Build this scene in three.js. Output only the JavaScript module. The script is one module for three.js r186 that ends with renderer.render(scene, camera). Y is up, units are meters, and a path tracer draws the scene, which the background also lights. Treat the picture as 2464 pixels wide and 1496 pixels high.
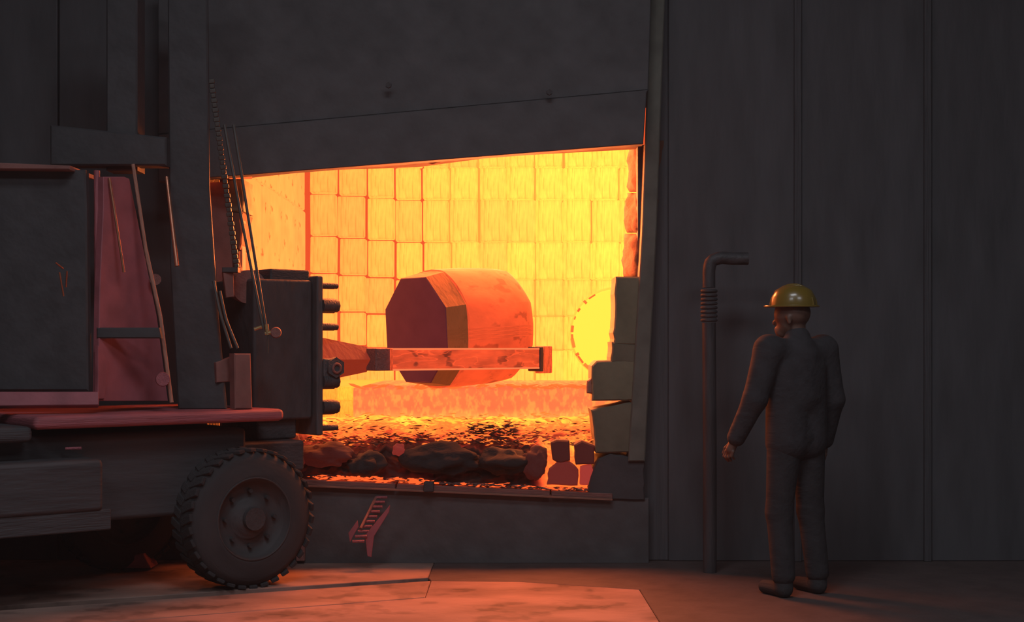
import * as THREE from 'three';
import { RoundedBoxGeometry } from 'three/addons/geometries/RoundedBoxGeometry.js';
import { mergeGeometries, mergeVertices, toCreasedNormals } from 'three/addons/utils/BufferGeometryUtils.js';
import { MarchingCubes } from 'three/addons/objects/MarchingCubes.js';
import { RectAreaLightUniformsLib } from 'three/addons/lights/RectAreaLightUniformsLib.js';

// ---------------------------------------------------------------- camera, lights, exposure
const scene = new THREE.Scene();
const F = 3480, EYE = 1.5, CZ = 10, HORIZON = 830;            // focal length in pixels, eye height, distance to the furnace front
const camera = new THREE.PerspectiveCamera(2 * Math.atan(748 / F) * 180 / Math.PI, 2464 / 1496, 0.05, 60);
camera.position.set(0, EYE, CZ);
camera.lookAt(0, EYE, 0);
camera.setViewOffset(2464, 1496, 0, 748 - HORIZON, 2464, 1496); // lens shifted upwards, so that uprights stay upright
camera.updateProjectionMatrix();
scene.add(camera);
const renderer = new THREE.WebGLRenderer({ antialias: true });
renderer.toneMapping = THREE.LinearToneMapping;
renderer.toneMappingExposure = 1;
renderer.shadowMap.enabled = true;
RectAreaLightUniformsLib.init();
scene.fog = new THREE.FogExp2(0xffffff, 0.0016);           // thin smoke in the hall
scene.background = new THREE.Color(0x000000);
const HALL_FILL = 7.4, FIRE_LIGHT = 50, ROOF_LIGHT = 44;
// the glow of the fire, just in front of the hot back wall of the furnace
const fireLight = new THREE.RectAreaLight(new THREE.Color(1, 0.2, 0.05), FIRE_LIGHT, 2.2, 1.9);
fireLight.position.set(-0.05, 2.2, -3.1); fireLight.lookAt(-0.05, 2.0, 5); fireLight.name = 'fire_light'; scene.add(fireLight);
// and just under its hot roof
const roofLight = new THREE.RectAreaLight(new THREE.Color(1, 0.2, 0.05), ROOF_LIGHT, 2.6, 2.4);
roofLight.position.set(0.1, 3.33, -1.75); roofLight.rotation.x = -Math.PI / 2; roofLight.name = 'roof_light'; scene.add(roofLight);

// ---------------------------------------------------------------- helpers
let seed = 12345;
const rnd = () => { seed = (seed + 0x6d2b79f5) | 0; let t = Math.imul(seed ^ (seed >>> 15), 1 | seed); t = (t + Math.imul(t ^ (t >>> 7), 61 | t)) ^ t; return ((t ^ (t >>> 14)) >>> 0) / 4294967296; };
const rr = (a, b) => a + (b - a) * rnd();
const V = (x, y, z) => new THREE.Vector3(x, y, z);
const P = (px, py, d) => V((px - 1232) * d / F, EYE - (py - HORIZON) * d / F, CZ - d); // place at distance d
const names = new Map();
function numbered(n) { const k = names.get(n) || 0; names.set(n, k + 1); return k ? `${n}_${String(k).padStart(3, '0')}` : n; }
function mesh(name, geo, mat, parent) {
  const g = Array.isArray(geo) ? join(geo) : geo;
  const m = new THREE.Mesh(g, mat); m.name = parent ? name : numbered(name);
  m.castShadow = m.receiveShadow = true; (parent || scene).add(m); return m;
}
function join(list) {
  const l = list.map((g) => { const h = g.index ? g.toNonIndexed() : g; for (const k of Object.keys(h.attributes)) if (!['position', 'normal', 'uv'].includes(k)) h.deleteAttribute(k); if (!h.attributes.uv) h.setAttribute('uv', new THREE.BufferAttribute(new Float32Array(h.attributes.position.count * 2), 2)); return h; });
  return mergeGeometries(l);
}
function tag(o, label, category, group) { o.userData.label = label; if (category) o.userData.category = category; if (group) o.userData.group = group; return o; }
function struct(o, label) { o.userData.kind = 'structure'; if (label) o.userData.label = label; return o; }
function group(name, at = V(0, 0, 0), turn = 0) { const g = new THREE.Group(); g.name = numbered(name); g.position.copy(at); g.rotation.y = turn; scene.add(g); g.updateMatrixWorld(true); return g; }
const rbox = (w, h, d, r = 0.008, x = 0, y = 0, z = 0) => new RoundedBoxGeometry(w, h, d, 1, Math.min(r, w / 2.1, h / 2.1, d / 2.1)).translate(x, y, z);
const box = (w, h, d, x = 0, y = 0, z = 0) => new THREE.BoxGeometry(w, h, d).translate(x, y, z);
const tube = (pts, r, n = 24, k = 8) => new THREE.TubeGeometry(new THREE.CatmullRomCurve3(pts, false, 'catmullrom', 0.3), n, r, k, false);
function rod(a, b, r0, r1 = r0, k = 12) { const g = new THREE.CylinderGeometry(r1, r0, a.distanceTo(b), k); g.translate(0, a.distanceTo(b) / 2, 0); g.applyQuaternion(new THREE.Quaternion().setFromUnitVectors(V(0, 1, 0), b.clone().sub(a).normalize())); return g.translate(a.x, a.y, a.z); }
// a plate: an outline on the plane through `at` with the given normal, so thick backwards
function plate(pix, at, normal, thick, bevel = 0.004) {
  const n = normal.clone().normalize(), xa = V(0, 1, 0).cross(n).normalize(), ya = n.clone().cross(xa), eye = V(0, EYE, CZ);
  const pts = pix.map(([x, y]) => { const dir = P(x, y, 1).sub(eye); const t = at.clone().sub(eye).dot(n) / dir.dot(n); const q = dir.multiplyScalar(t).add(eye).sub(at); return new THREE.Vector2(q.dot(xa), q.dot(ya)); });
  if (THREE.ShapeUtils.area(pts) < 0) pts.reverse();
  const g = new THREE.ExtrudeGeometry(new THREE.Shape(pts), { depth: thick - 2 * bevel, bevelEnabled: bevel > 0, bevelThickness: bevel, bevelSize: bevel, bevelOffset: -bevel, bevelSegments: 1, steps: 1 });
  g.translate(0, 0, -thick + bevel);
  return g.applyMatrix4(new THREE.Matrix4().makeBasis(xa, ya, n).setPosition(at));
}
const face = (pix, d, thick, bevel) => plate(pix, P(pix[0][0], pix[0][1], d), V(0, 0, 1), thick, bevel);
// noise
const perm = new Uint8Array(512); { const p = [...Array(256).keys()]; for (let i = 255; i > 0; i--) { const j = Math.floor(rnd() * (i + 1)); [p[i], p[j]] = [p[j], p[i]]; } for (let i = 0; i < 512; i++) perm[i] = p[i & 255]; }
const hash = (x, y, z) => perm[(perm[(perm[x & 255] + y) & 255] + z) & 255] / 255;
function noise3(x, y, z, wrap = 256) {
  const xi = Math.floor(x), yi = Math.floor(y), zi = Math.floor(z), s = (t) => t * t * (3 - 2 * t), u = s(x - xi), v = s(y - yi), w = s(z - zi), m = (a) => ((a % wrap) + wrap) % wrap;
  const h = (i, j, k) => hash(m(xi + i), m(yi + j), zi + k), L = THREE.MathUtils.lerp;
  return L(L(L(h(0, 0, 0), h(1, 0, 0), u), L(h(0, 1, 0), h(1, 1, 0), u), v), L(L(h(0, 0, 1), h(1, 0, 1), u), L(h(0, 1, 1), h(1, 1, 1), u), v), w);
}
function fbm(x, y, z = 0, o = 4, wrap = 256) { let a = 0.5, t = 0, s = 0; for (let i = 0; i < o; i++) { t += a * noise3(x, y, z + i * 17, wrap); s += a; x *= 2; y *= 2; z *= 2; wrap *= 2; a *= 0.5; } return t / s; }
function floatTex(w, h, f) {
  const a = new Float32Array(w * h * 4);
  for (let j = 0; j < h; j++) for (let i = 0; i < w; i++) { const c = f(i / w, j / h); a.set([c[0], c[1], c[2], 1], (j * w + i) * 4); }
  const t = new THREE.DataTexture(a, w, h, THREE.RGBAFormat, THREE.FloatType);
  t.magFilter = THREE.LinearFilter; t.wrapS = t.wrapT = THREE.RepeatWrapping; t.needsUpdate = true; return t;
}
const smooth = THREE.MathUtils.smoothstep, lerp = THREE.MathUtils.lerp;
const grime = floatTex(256, 256, (u, v) => { const n = fbm(u * 8, v * 8, 0, 5, 8); const q = Math.min(1, 0.86 + 0.5 * (n - 0.5)); return [q, q, q]; });
const dirt = floatTex(512, 512, (u, v) => { const n = fbm(u * 5, v * 9, 4, 6, 5), k = smooth(fbm(u * 14, v * 14, 21, 4, 14), 0.55, 0.75), q = Math.max(0.3, Math.min(1, 0.85 + 1.1 * (n - 0.5) - 0.3 * k)); return [q, q * 0.98, q * 0.96]; });
dirt.repeat.set(0.45, 0.45);
const pits = floatTex(256, 256, (u, v) => { const n = fbm(u * 16, v * 16, 9, 5, 16); return [n, n, n]; });
// colour of glowing matter, 0 cold to 1 bright yellow
const RAMP = [[0, [0, 0, 0]], [0.15, [0.03, 0.001, 0.001]], [0.3, [0.2, 0.012, 0.006]], [0.45, [0.75, 0.07, 0.02]], [0.6, [1.4, 0.17, 0.03]], [0.78, [2.0, 0.38, 0.045]], [1, [2.5, 0.74, 0.06]], [1.2, [2.8, 0.95, 0.1]]];
function heat(t) { t = Math.min(1.19, Math.max(0, t)); for (let i = 1; i < RAMP.length; i++) if (t <= RAMP[i][0]) { const k = (t - RAMP[i - 1][0]) / (RAMP[i][0] - RAMP[i - 1][0]); return RAMP[i][1].map((b, c) => lerp(RAMP[i - 1][1][c], b, k)); } return RAMP[RAMP.length - 1][1]; }
const solid = (r, g, b, rough = 0.8, o = {}) => new THREE.MeshStandardMaterial({ color: new THREE.Color().setRGB(r, g, b), roughness: rough, map: grime, bumpMap: pits, bumpScale: 0.004, ...o });
const glowing = (c, o = {}) => new THREE.MeshPhysicalMaterial({ specularIntensity: 0, color: new THREE.Color().setRGB(0.05, 0.025, 0.015), roughness: 0.95, emissive: new THREE.Color().setRGB(c[0], c[1], c[2]), ...o });

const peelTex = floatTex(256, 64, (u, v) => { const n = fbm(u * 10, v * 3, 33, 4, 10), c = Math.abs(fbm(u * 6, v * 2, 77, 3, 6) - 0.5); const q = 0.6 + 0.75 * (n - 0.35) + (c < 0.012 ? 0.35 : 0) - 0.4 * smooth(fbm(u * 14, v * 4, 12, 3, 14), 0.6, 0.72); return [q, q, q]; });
const M = {
  steel: solid(0.1, 0.097, 0.1, 0.6), black: solid(0.065, 0.062, 0.066, 0.65), door: solid(0.11, 0.106, 0.11, 0.75), firelitRust: solid(0.3, 0.13, 0.11, 0.75), firelitSteel: solid(0.42, 0.12, 0.14, 0.6),  // reddish steel and rust colours also hold the red of the firelight
  concrete: solid(0.35, 0.22, 0.18, 0.85, { map: dirt }), concrete2: solid(0.34, 0.21, 0.18, 0.85, { map: dirt }), brick: solid(0.24, 0.215, 0.14, 0.95), brick2: solid(0.2, 0.175, 0.12, 0.95), jamb: solid(0.2, 0.08, 0.05, 0.95),
  rubber: solid(0.04, 0.038, 0.04, 0.85), fireTinted: solid(0.6, 0.25, 0.15, 0.35, { metalness: 0.7, bumpScale: 0 }), hose: solid(0.1, 0.09, 0.08, 0.45, { bumpScale: 0 }), brass: solid(0.6, 0.42, 0.2, 0.35, { metalness: 0.6, bumpScale: 0 }),  // polished metal is tinted with the reddish reflection of the fire
  scale: solid(0.5, 0.24, 0.17, 0.85), peel: solid(0.22, 0.08, 0.05, 0.7, { emissive: new THREE.Color().setRGB(1.0, 0.085, 0.02), emissiveMap: peelTex }), neck: solid(0.1, 0.03, 0.025, 0.8, { emissive: new THREE.Color().setRGB(0.25, 0.02, 0.006) }), shadedSlab: solid(0.1, 0.07, 0.065, 0.85), dark: solid(0.06, 0.058, 0.062, 0.6), hotedge: glowing([0.95, 0.2, 0.07]), tyre: solid(0.05, 0.048, 0.05, 0.9), rim: solid(0.06, 0.058, 0.06, 0.7), post: solid(0.17, 0.165, 0.135, 0.8), wallsteel: solid(0.1, 0.096, 0.102, 0.7),
};

// ---------------------------------------------------------------- the hall
const floor = struct(group('floor'));
mesh('floor_base', box(14, 0.3, 18, 0, -0.25, 4.2), solid(0.1, 0.09, 0.085, 0.95), floor);
{ // slabs either side of a slot that runs from under the wheel towards the furnace
  const flat = (pts, m) => { const s = new THREE.Shape(pts.map(([x, z]) => new THREE.Vector2(x, -z))); const g = new THREE.ExtrudeGeometry(s, { depth: 0.092, bevelEnabled: true, bevelThickness: 0.004, bevelSize: 0.004, bevelOffset: -0.004, bevelSegments: 1 }); g.rotateX(-Math.PI / 2).translate(0, -0.096, 0); mesh('floor_slab', g, m, floor); };
  const at = (px, py) => { const d = EYE * F / (py - HORIZON); return [(px - 1232) * d / F, CZ - d]; };
  const a = at(680, 1412), b = at(1030, 1389), c = at(700, 1424), e = at(1036, 1397), k = (b[1] - a[1]) / (b[0] - a[0]);
  const q = (p, x) => [x, p[1] + k * (x - p[0])];
  flat([q(a, -6.5), q(b, b[0]), [b[0] + 0.028, -4.5], [-6.5, -4.5]], M.concrete);
  flat([q(c, -6.5), e, [e[0], e[1] + 0.6], q([c[0], c[1] + 0.75], -6.5)], M.concrete);
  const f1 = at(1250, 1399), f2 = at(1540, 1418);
  flat([[b[0] + 0.032, -4.5], [6.5, -4.5], [6.5, 13], [f2[0] + 0.2, 13], f2, f1, [e[0] + 0.004, e[1]], [b[0] + 0.003, b[1]]], M.shadedSlab);  // shade over this side of the floor is put into the dark colour
  flat([q([c[0], c[1] + 0.765], -6.5), [e[0], e[1] + 0.615], [e[0] + 0.004, e[1] + 0.615], [e[0] + 0.004, e[1] + 0.004], [f1[0], f1[1] + 0.004], [f2[0] - 0.004, f2[1] + 0.004], [f2[0] + 0.196, 13], [-6.5, 13]], M.concrete2);
}
struct(mesh('wall_left', box(0.2, 7, 18, -6.6, 3.4, 4.2), M.wallsteel));
struct(mesh('wall_right', box(0.2, 7, 18, 6.6, 3.4, 4.2), M.wallsteel));
struct(mesh('wall_back', box(14, 7, 0.2, 0, 3.4, 13.1), M.wallsteel));
struct(mesh('ceiling', box(14, 0.2, 18, 0, 6.9, 4.2), M.wallsteel));
for (const [x, z] of [[-3, 9.5], [3, 9.5], [0, 5.5]]) {       // fill lamps added out of view, above and behind the camera
  const l = tag(group('fill_lamp', V(x, 6.3, z)), `added wide flat fill lamp, out of view under the ceiling ${x < 0 ? 'over the left half of the hall' : x > 0 ? 'over the right half of the hall' : 'nearest to the furnace'}`, 'lamp');
  mesh('housing', rbox(2.6, 0.12, 1.6, 0.02, 0, 0.08, 0), M.steel, l);
  mesh('fill_diffuser', box(2.5, 0.02, 1.5, 0, 0.01, 0), glowing([0.9, 0.9, 0.95]), l);
  const r = new THREE.RectAreaLight(new THREE.Color(0.93, 0.99, 1.1), HALL_FILL, 2.5, 1.5); r.position.set(0, -0.03, 0); r.rotation.x = -Math.PI / 2; r.name = 'fill_light'; l.add(r);
}

// ---------------------------------------------------------------- furnace front
const XL = -1.88, XR = 0.93;
const front = struct(group('wall_front'));
for (let i = 0; i < 4; i++) mesh('steel_panel', rbox(1.13, 4.2, 0.12, 0.01, XL - 0.72 - i * 1.14 , 2.1, -0.16), M.wallsteel, front);
mesh('steel_panel', rbox(0.16, 4.2, 0.14, 0.01, XL - 0.08, 2.1, -0.15), M.firelitRust, front);
mesh('steel_panel', rbox(0.24, 4.2, 0.12, 0.01, XR + 0.065, 2.1, -0.13), M.wallsteel, front);
for (let i = 0; i < 6; i++) mesh('steel_panel', rbox(0.89, 4.2, 0.12, 0.01, XR + 0.6 + i * 0.9, 2.1, -0.1), M.wallsteel, front);
mesh('steel_panel', rbox(14, 2.8, 0.2, 0.01, 0, 5.5, -0.12), M.wallsteel, front);
mesh('header_panel', rbox(XR - XL + 0.3, 1.3, 0.3, 0.01, (XL + XR) / 2, 3.6, -0.27), M.black, front);
for (let i = 0; i < 5; i++) mesh('stiffener', rbox(0.05, 4.1, 0.03, 0.006, XR + 1.05 + i * 0.9, 2.05, -0.025), M.wallsteel, front);
// leaning steel post at the right of the mouth, and the narrower one at the left
const post = struct(mesh('trim_1', face([[1567, -60], [1602, -60], [1580, 560], [1552, 1110], [1512, 1110], [1545, 560]], 9.9, 0.2, 0.008), M.post));
struct(mesh('trim_2', plate([[499, 438], [546, 438], [560, 640], [566, 800], [530, 800], [518, 640]], P(520, 500, 10.02), V(0.35, 0, 1), 0.06), M.firelitRust));  // red light on the left post is put into its rust colour
// the lifted door
const door = struct(group('door_1'), 'lifted dark steel furnace door above the glowing mouth');
mesh('door_plate', face([[380, 437], [1548, 346], [1556, 222], [1560, 216], [380, 323]], 9.74, 0.12, 0.006), M.door, door);
mesh('door_plate', face([[380, 323.5], [1560, 216.5], [1568, -60], [380, -60]], 9.76, 0.1, 0.006), M.door, door);
mesh('door_lining', face([[520, 428], [760, 402], [1000, 394], [1190, 369], [1330, 361], [1500, 352], [1536, 350], [1540, 200], [520, 300]], 9.87, 0.2, 0.012), M.jamb, door);
for (const [x, y, s] of [[1040, 388, 0.026], [1053, 387, 0.018], [1325, 361, 0.02], [1338, 363, 0.015], [1395, 355, 0.012], [808, 402, 0.016], [1075, 384, 0.01]]) { const g = lump(s, 0.35, 1); g.scale(1.6, 0.7, 1); const p = P(x, y, 9.9); mesh('slag_drip', g.translate(p.x, p.y, p.z), M.scale, door); }
for (const [x, y] of [[935, 205], [1322, 222]]) { const p = P(x, y, 9.68); mesh('bolt_head', new THREE.CylinderGeometry(0.02, 0.022, 0.02, 6).rotateX(Math.PI / 2).translate(p.x, p.y, p.z + 0.005), M.steel, door); }
function lump(r, rough = 0.3, det = 2, flat = 1) {
  const g = mergeVertices(new THREE.IcosahedronGeometry(1, det).deleteAttribute('uv').deleteAttribute('normal')), p = g.attributes.position, o = rnd() * 90;
  for (let i = 0; i < p.count; i++) { const v = V(p.getX(i), p.getY(i), p.getZ(i)); const k = r * (1 + rough * (fbm(v.x * 1.6 + o + 20, v.y * 1.6 + 20, v.z * 1.6 + 20, 4) - 0.5) * 2.4); p.setXYZ(i, v.x * k, v.y * k * flat, v.z * k); }
  g.computeVertexNormals(); const uv = new Float32Array(p.count * 2); for (let i = 0; i < p.count; i++) { uv[2 * i] = p.getX(i) * 3 + p.getZ(i) * 2; uv[2 * i + 1] = p.getY(i) * 3; } g.setAttribute('uv', new THREE.BufferAttribute(uv, 2)); return g;
}
// a rough refractory block from an outline in front view
function roughBlock(pix, d, thick, amp = 0.008) {
  const c = []; for (let i = 0; i < pix.length; i++) { const a = pix[i], b = pix[(i + 1) % pix.length], n = Math.max(1, Math.round(Math.hypot(b[0] - a[0], b[1] - a[1]) / 14)); for (let k = 0; k < n; k++) c.push([a[0] + (b[0] - a[0]) * k / n + (k ? rr(-1, 1) * amp * 300 : 0), a[1] + (b[1] - a[1]) * k / n + (k ? rr(-1, 1) * amp * 150 : 0)]); }
  return face(c, d, thick, 0.01);
}
// right jamb: hot blocks above, cooler grey blocks stepping out below
const jamb = struct(group('wall_jamb_right'));
{
  const ys = [[338, 462], [464, 560], [562, 668]];
  for (const [y0, y1] of ys) {       // the splayed inner face of the jamb, in three blocks
    const a = P(1551 - (y0 - 338) * 0.09, y0, 10.06), b = P(1551 - (y1 - 338) * 0.09, y1, 10.06);
    const bw = P(1511 - (y0 - 338) * 0.06, y0, 10.7), bb = P(1511 - (y1 - 338) * 0.06, y1, 10.7);
    const n = 14, m = 10, pos = [], uv = [], idx = [];
    for (let i = 0; i <= n; i++) for (let j = 0; j <= m; j++) { const s = i / n, t = j / m; const top = a.clone().lerp(bw, s), bot = b.clone().lerp(bb, s), q = top.lerp(bot, t); const e = Math.min(s, 1 - s, t, 1 - t) * 8; q.x += (1 - Math.min(1, e)) * 0.025 - (fbm(s * 5, t * 5 + y0, 3) - 0.5) * 0.06; pos.push(q.x, q.y, q.z); uv.push(s, t); }
    for (let i = 0; i < n; i++) for (let j = 0; j < m; j++) { const k = i * (m + 1) + j; idx.push(k, k + 1, k + m + 1, k + 1, k + m + 2, k + m + 1); }
    const K = pos.length / 3; for (let k = 0; k < K; k++) { pos.push(pos[3 * k] + 0.1, pos[3 * k + 1], pos[3 * k + 2]); uv.push(0, 0); }
    const W = (u, v) => idx.push(u, u + K, v, v, u + K, v + K); for (let i = 0; i < n; i++) { W((i + 1) * (m + 1), i * (m + 1)); W(i * (m + 1) + m, (i + 1) * (m + 1) + m); } for (let j = 0; j < m; j++) { W(j, j + 1); W(n * (m + 1) + j + 1, n * (m + 1) + j); }
    const g = new THREE.BufferGeometry(); g.setAttribute('position', new THREE.Float32BufferAttribute(pos, 3)); g.setAttribute('uv', new THREE.Float32BufferAttribute(uv, 2)); g.setIndex(idx); g.computeVertexNormals();
    mesh('brick', g, M.jamb, jamb);
  }
  const blocks = [[[1482, 665], [1562, 664], [1560, 830], [1476, 828]], [[1472, 822], [1560, 832], [1554, 872], [1470, 872]], [[1424, 880], [1436, 868], [1545, 866], [1543, 964], [1424, 964]], [[1422, 986], [1514, 968], [1540, 968], [1535, 1088], [1434, 1090]], [[1418, 1160], [1440, 1104], [1468, 1092], [1552, 1104], [1552, 1204], [1412, 1202]]];
  blocks.forEach((b, i) => mesh('brick', roughBlock(b, 9.93, 0.45, 0.006), i === 4 ? M.black : i % 2 ? M.brick2 : M.brick, jamb));
  mesh('brick', roughBlock([[1413, 916], [1424, 908], [1428, 948], [1412, 946]], 9.96, 0.1), M.scale, jamb);
}
mesh('lit_edge_glow', face([[1549, 262], [1556, 258], [1555, 300], [1553, 346], [1546, 346], [1549, 300]], 9.95, 0.05, 0.003), glowing(heat(0.5)), jamb);  // glow stands in for the lit jamb showing through the slit
// left jamb
const jambL = struct(group('wall_jamb_left'));
[[[545, 432], [584, 430], [586, 508], [552, 508]], [[552, 511], [584, 512], [579, 530], [583, 560], [577, 600], [560, 600]], [[560, 604], [576, 603], [580, 650], [574, 700], [562, 700]], [[562, 704], [580, 704], [578, 980], [560, 980]]].forEach((b, i) => mesh('brick', roughBlock(b, 10.02 + i * 0.01, 0.4, 0.008), [M.brick, M.jamb, M.jamb, M.brick2][i], jambL));
mesh('lit_edge_glow', rbox(0.33, 0.022, 0.05, 0.005, P(548, 426, 9.98).x, P(548, 426, 9.98).y, P(548, 426, 9.98).z), glowing(heat(0.56)), jambL);  // glow stands in for light caught along the jamb top

// ---------------------------------------------------------------- inside the furnace
const ZB = -3.4, PB = F / 13.4;        // back wall, its pixels per metre
const backX = (px) => (px - 1232) / PB, backY = (py) => EYE - (py - HORIZON) / PB;
const streaks = floatTex(256, 256, (u, v) => { const n = fbm(u * 24, v * 3, 5, 4, 24), k = fbm(u * 6, v * 5, 30, 4, 6), s = smooth(fbm(u * 40, v * 2, 60, 2, 40), 0.62, 0.8); const e = Math.pow(Math.max(0, 1 - 2 * Math.min(u, 1 - u, v, 1 - v) * 6), 2) * 0.1; const q = 0.8 + 0.28 * n + 0.22 * (k - 0.5) - 0.25 * s - e; return [Math.min(1.1, q + 0.06), Math.min(1.1, q), Math.min(1.1, q - 0.1)]; });
const backWall = struct(group('wall_furnace_back'));
mesh('fire_wall_backing', box(1.6, 3.4, 0.1, -1.6, 2.0, ZB - 0.2), glowing(heat(0.45)), backWall);
mesh('fire_wall_backing', box(4.2, 3.4, 0.1, 1.3, 2.0, ZB - 0.2), glowing(heat(0.76)), backWall);
const hot = []; for (let i = 0; i < 10; i++) { const k = i / 9; for (let j = 0; j < 2; j++) hot.push(glowing([2.2 + 0.5 * k, lerp(0.46, 0.89, k) * (j ? 1 : 1.06), lerp(0.085, 0.1, k)], { emissiveMap: streaks })); }
{
  const rows = [240, 318, 392, 470, 572, 662, 750, 832, 925], gw = 0.262;
  for (let r = 0; r < rows.length - 1; r++) {
    for (let c = 0; c < 15; c++) {
      const px = 744 + c * 68 + rr(-3, 3), k = Math.min(9, Math.max(0, Math.round((px - 760) / 90 * 1.05 + rr(-0.5, 0.5) + (r < 3 ? 0.9 : 0) - (r > 4 ? 0.6 : 0))));
      const sag = c < 4 ? 5 * (c - 1) : 10, y0 = backY(rows[r] + sag), y1 = backY(rows[r + 1] + sag), gap = c < 5 ? rr(0.012, 0.036) : rr(0.004, 0.01);
      const w = gw - gap, h = y0 - y1 - (c < 5 ? 0.016 : 0.007), g = rbox(w, h, 0.16, 0.012);
      const m = mesh('fire_brick', g, hot[k * 2 + (rnd() < 0.5 ? 0 : 1)], backWall);
      m.position.set(backX(px) + gw / 2, (y0 + y1) / 2, ZB - 0.08 + rr(-0.02, 0.012)); m.rotation.set(rr(-0.03, 0.03), rr(-0.04, 0.04), rr(-0.012, 0.012));
    }
  }
}
const leftWall = struct(group('wall_furnace_left'));
const patches = floatTex(512, 256, (u, v) => { const n = fbm(u * 5, v * 5, 2, 5, 5), s = smooth(fbm(u * 7, v * 9, 44, 5, 7), 0.66, 0.76), q = 0.86 + 0.3 * (n - 0.5) - 0.5 * s; return [q + 0.1 * s, q, q]; });
mesh('fire_wall_backing', box(0.1, 3.4, 3.6, XL - 0.2, 2.0, -1.9), glowing(heat(0.7)), leftWall);
for (let r = 0; r < 4; r++) for (let c = 0; c < 4; c++) {
  const m = mesh('fire_brick', rbox(0.14, 0.69, 0.755, 0.015), glowing([2.2, 0.44 + 0.015 * r - 0.01 * c, 0.085], { emissiveMap: patches }), leftWall);
  m.position.set(XL - 0.09 + rr(-0.008, 0.008), 0.98 + r * 0.7, -0.62 - c * 0.765); m.rotation.y = rr(-0.008, 0.008);
}
const sideR = struct(group('wall_furnace_right')); mesh('fire_wall_backing', box(0.1, 3.4, 3.6, 2.6, 2.0, -1.9), glowing(heat(0.95)), sideR);
mesh('return_wall', box(1.6, 3.4, 0.15, 1.9, 2.0, -0.8), M.jamb, sideR);
struct(mesh('ceiling_furnace', box(5, 0.2, 3.6, 0.3, 3.45, -2), glowing(heat(0.8))));
// raised hearth bench with its mottled, spalling front
const ZF = CZ - 10.98, TOPB = 1.184;
const mottle = floatTex(1024, 128, (u, v) => { const a = fbm(u * 110, v * 7, 7, 3, 110), b = fbm(u * 16, v * 3, 20, 4, 16), s = smooth(a, 0.42, 0.72); return heat(0.6 + 0.1 * s + 0.1 * (b - 0.5) + (v < 0.45 ? 0.3 * (0.45 - v) / 0.45 : 0) - (v > 0.9 ? (v - 0.9) * 0.6 : 0)).map((x, c) => x + [0, 0.03, 0.03][c]); });
const bench = struct(group('floor_hearth'));
{
  const x0 = (850 - 1232) * 10.98 / F, x1 = 1.5, n = 180, m = 14, pos = [], uv = [], idx = [];
  for (let i = 0; i <= n; i++) for (let j = 0; j <= m; j++) { const s = i / n, t = j / m, x = lerp(x0, x1, s); const edge = Math.max(0, t - 0.85) / 0.15; pos.push(x, lerp(0.88, TOPB, t) + (fbm(s * 40, 3, 1) - 0.5) * 0.05 * edge, ZF + (fbm(s * 60, t * 6, 4) - 0.5) * 0.05 - 0.012 * edge); uv.push(s, t); }
  for (let i = 0; i < n; i++) for (let j = 0; j < m; j++) { const k = i * (m + 1) + j; idx.push(k, k + m + 1, k + 1, k + 1, k + m + 1, k + m + 2); }
  // its top, back to the rear wall
  const K = pos.length / 3; for (let i = 0; i <= n; i++) { pos.push(pos[3 * (i * (m + 1) + m)], TOPB - 0.01, ZB + 0.02); uv.push(i / n, 0.25); } for (let i = 0; i < n; i++) idx.push(i * (m + 1) + m, (i + 1) * (m + 1) + m, K + i, K + i, (i + 1) * (m + 1) + m, K + i + 1);
  const g = new THREE.BufferGeometry(); g.setAttribute('position', new THREE.Float32BufferAttribute(pos, 3)); g.setAttribute('uv', new THREE.Float32BufferAttribute(uv, 2)); g.setIndex(idx); g.computeVertexNormals();
  mesh('glowing_bench', g, glowing([1, 1, 1], { emissiveMap: mottle }), bench);
  for (let r = 0; r < 3; r++) for (let c = 0; c < 3; c++) mesh('fire_brick', rbox(0.118, 0.096, 0.3, 0.008, x0 - 0.065 - c * 0.124 + rr(-0.006, 0.006), 0.93 + r * 0.1, ZF - 0.17 + rr(-0.02, 0.03)), glowing(heat(rr(0.8, 0.98)), { emissiveMap: streaks }), bench);
  mesh('glowing_shelf', box(0.45, 0.28, 2.4, x0 - 0.2, 1.04, ZF - 1.5), glowing(heat(0.86)), bench);
  mesh('hearth_base', box(3.6, 0.5, 3.3, 0.1, 0.25, -1.75), M.black, bench);
}
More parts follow.
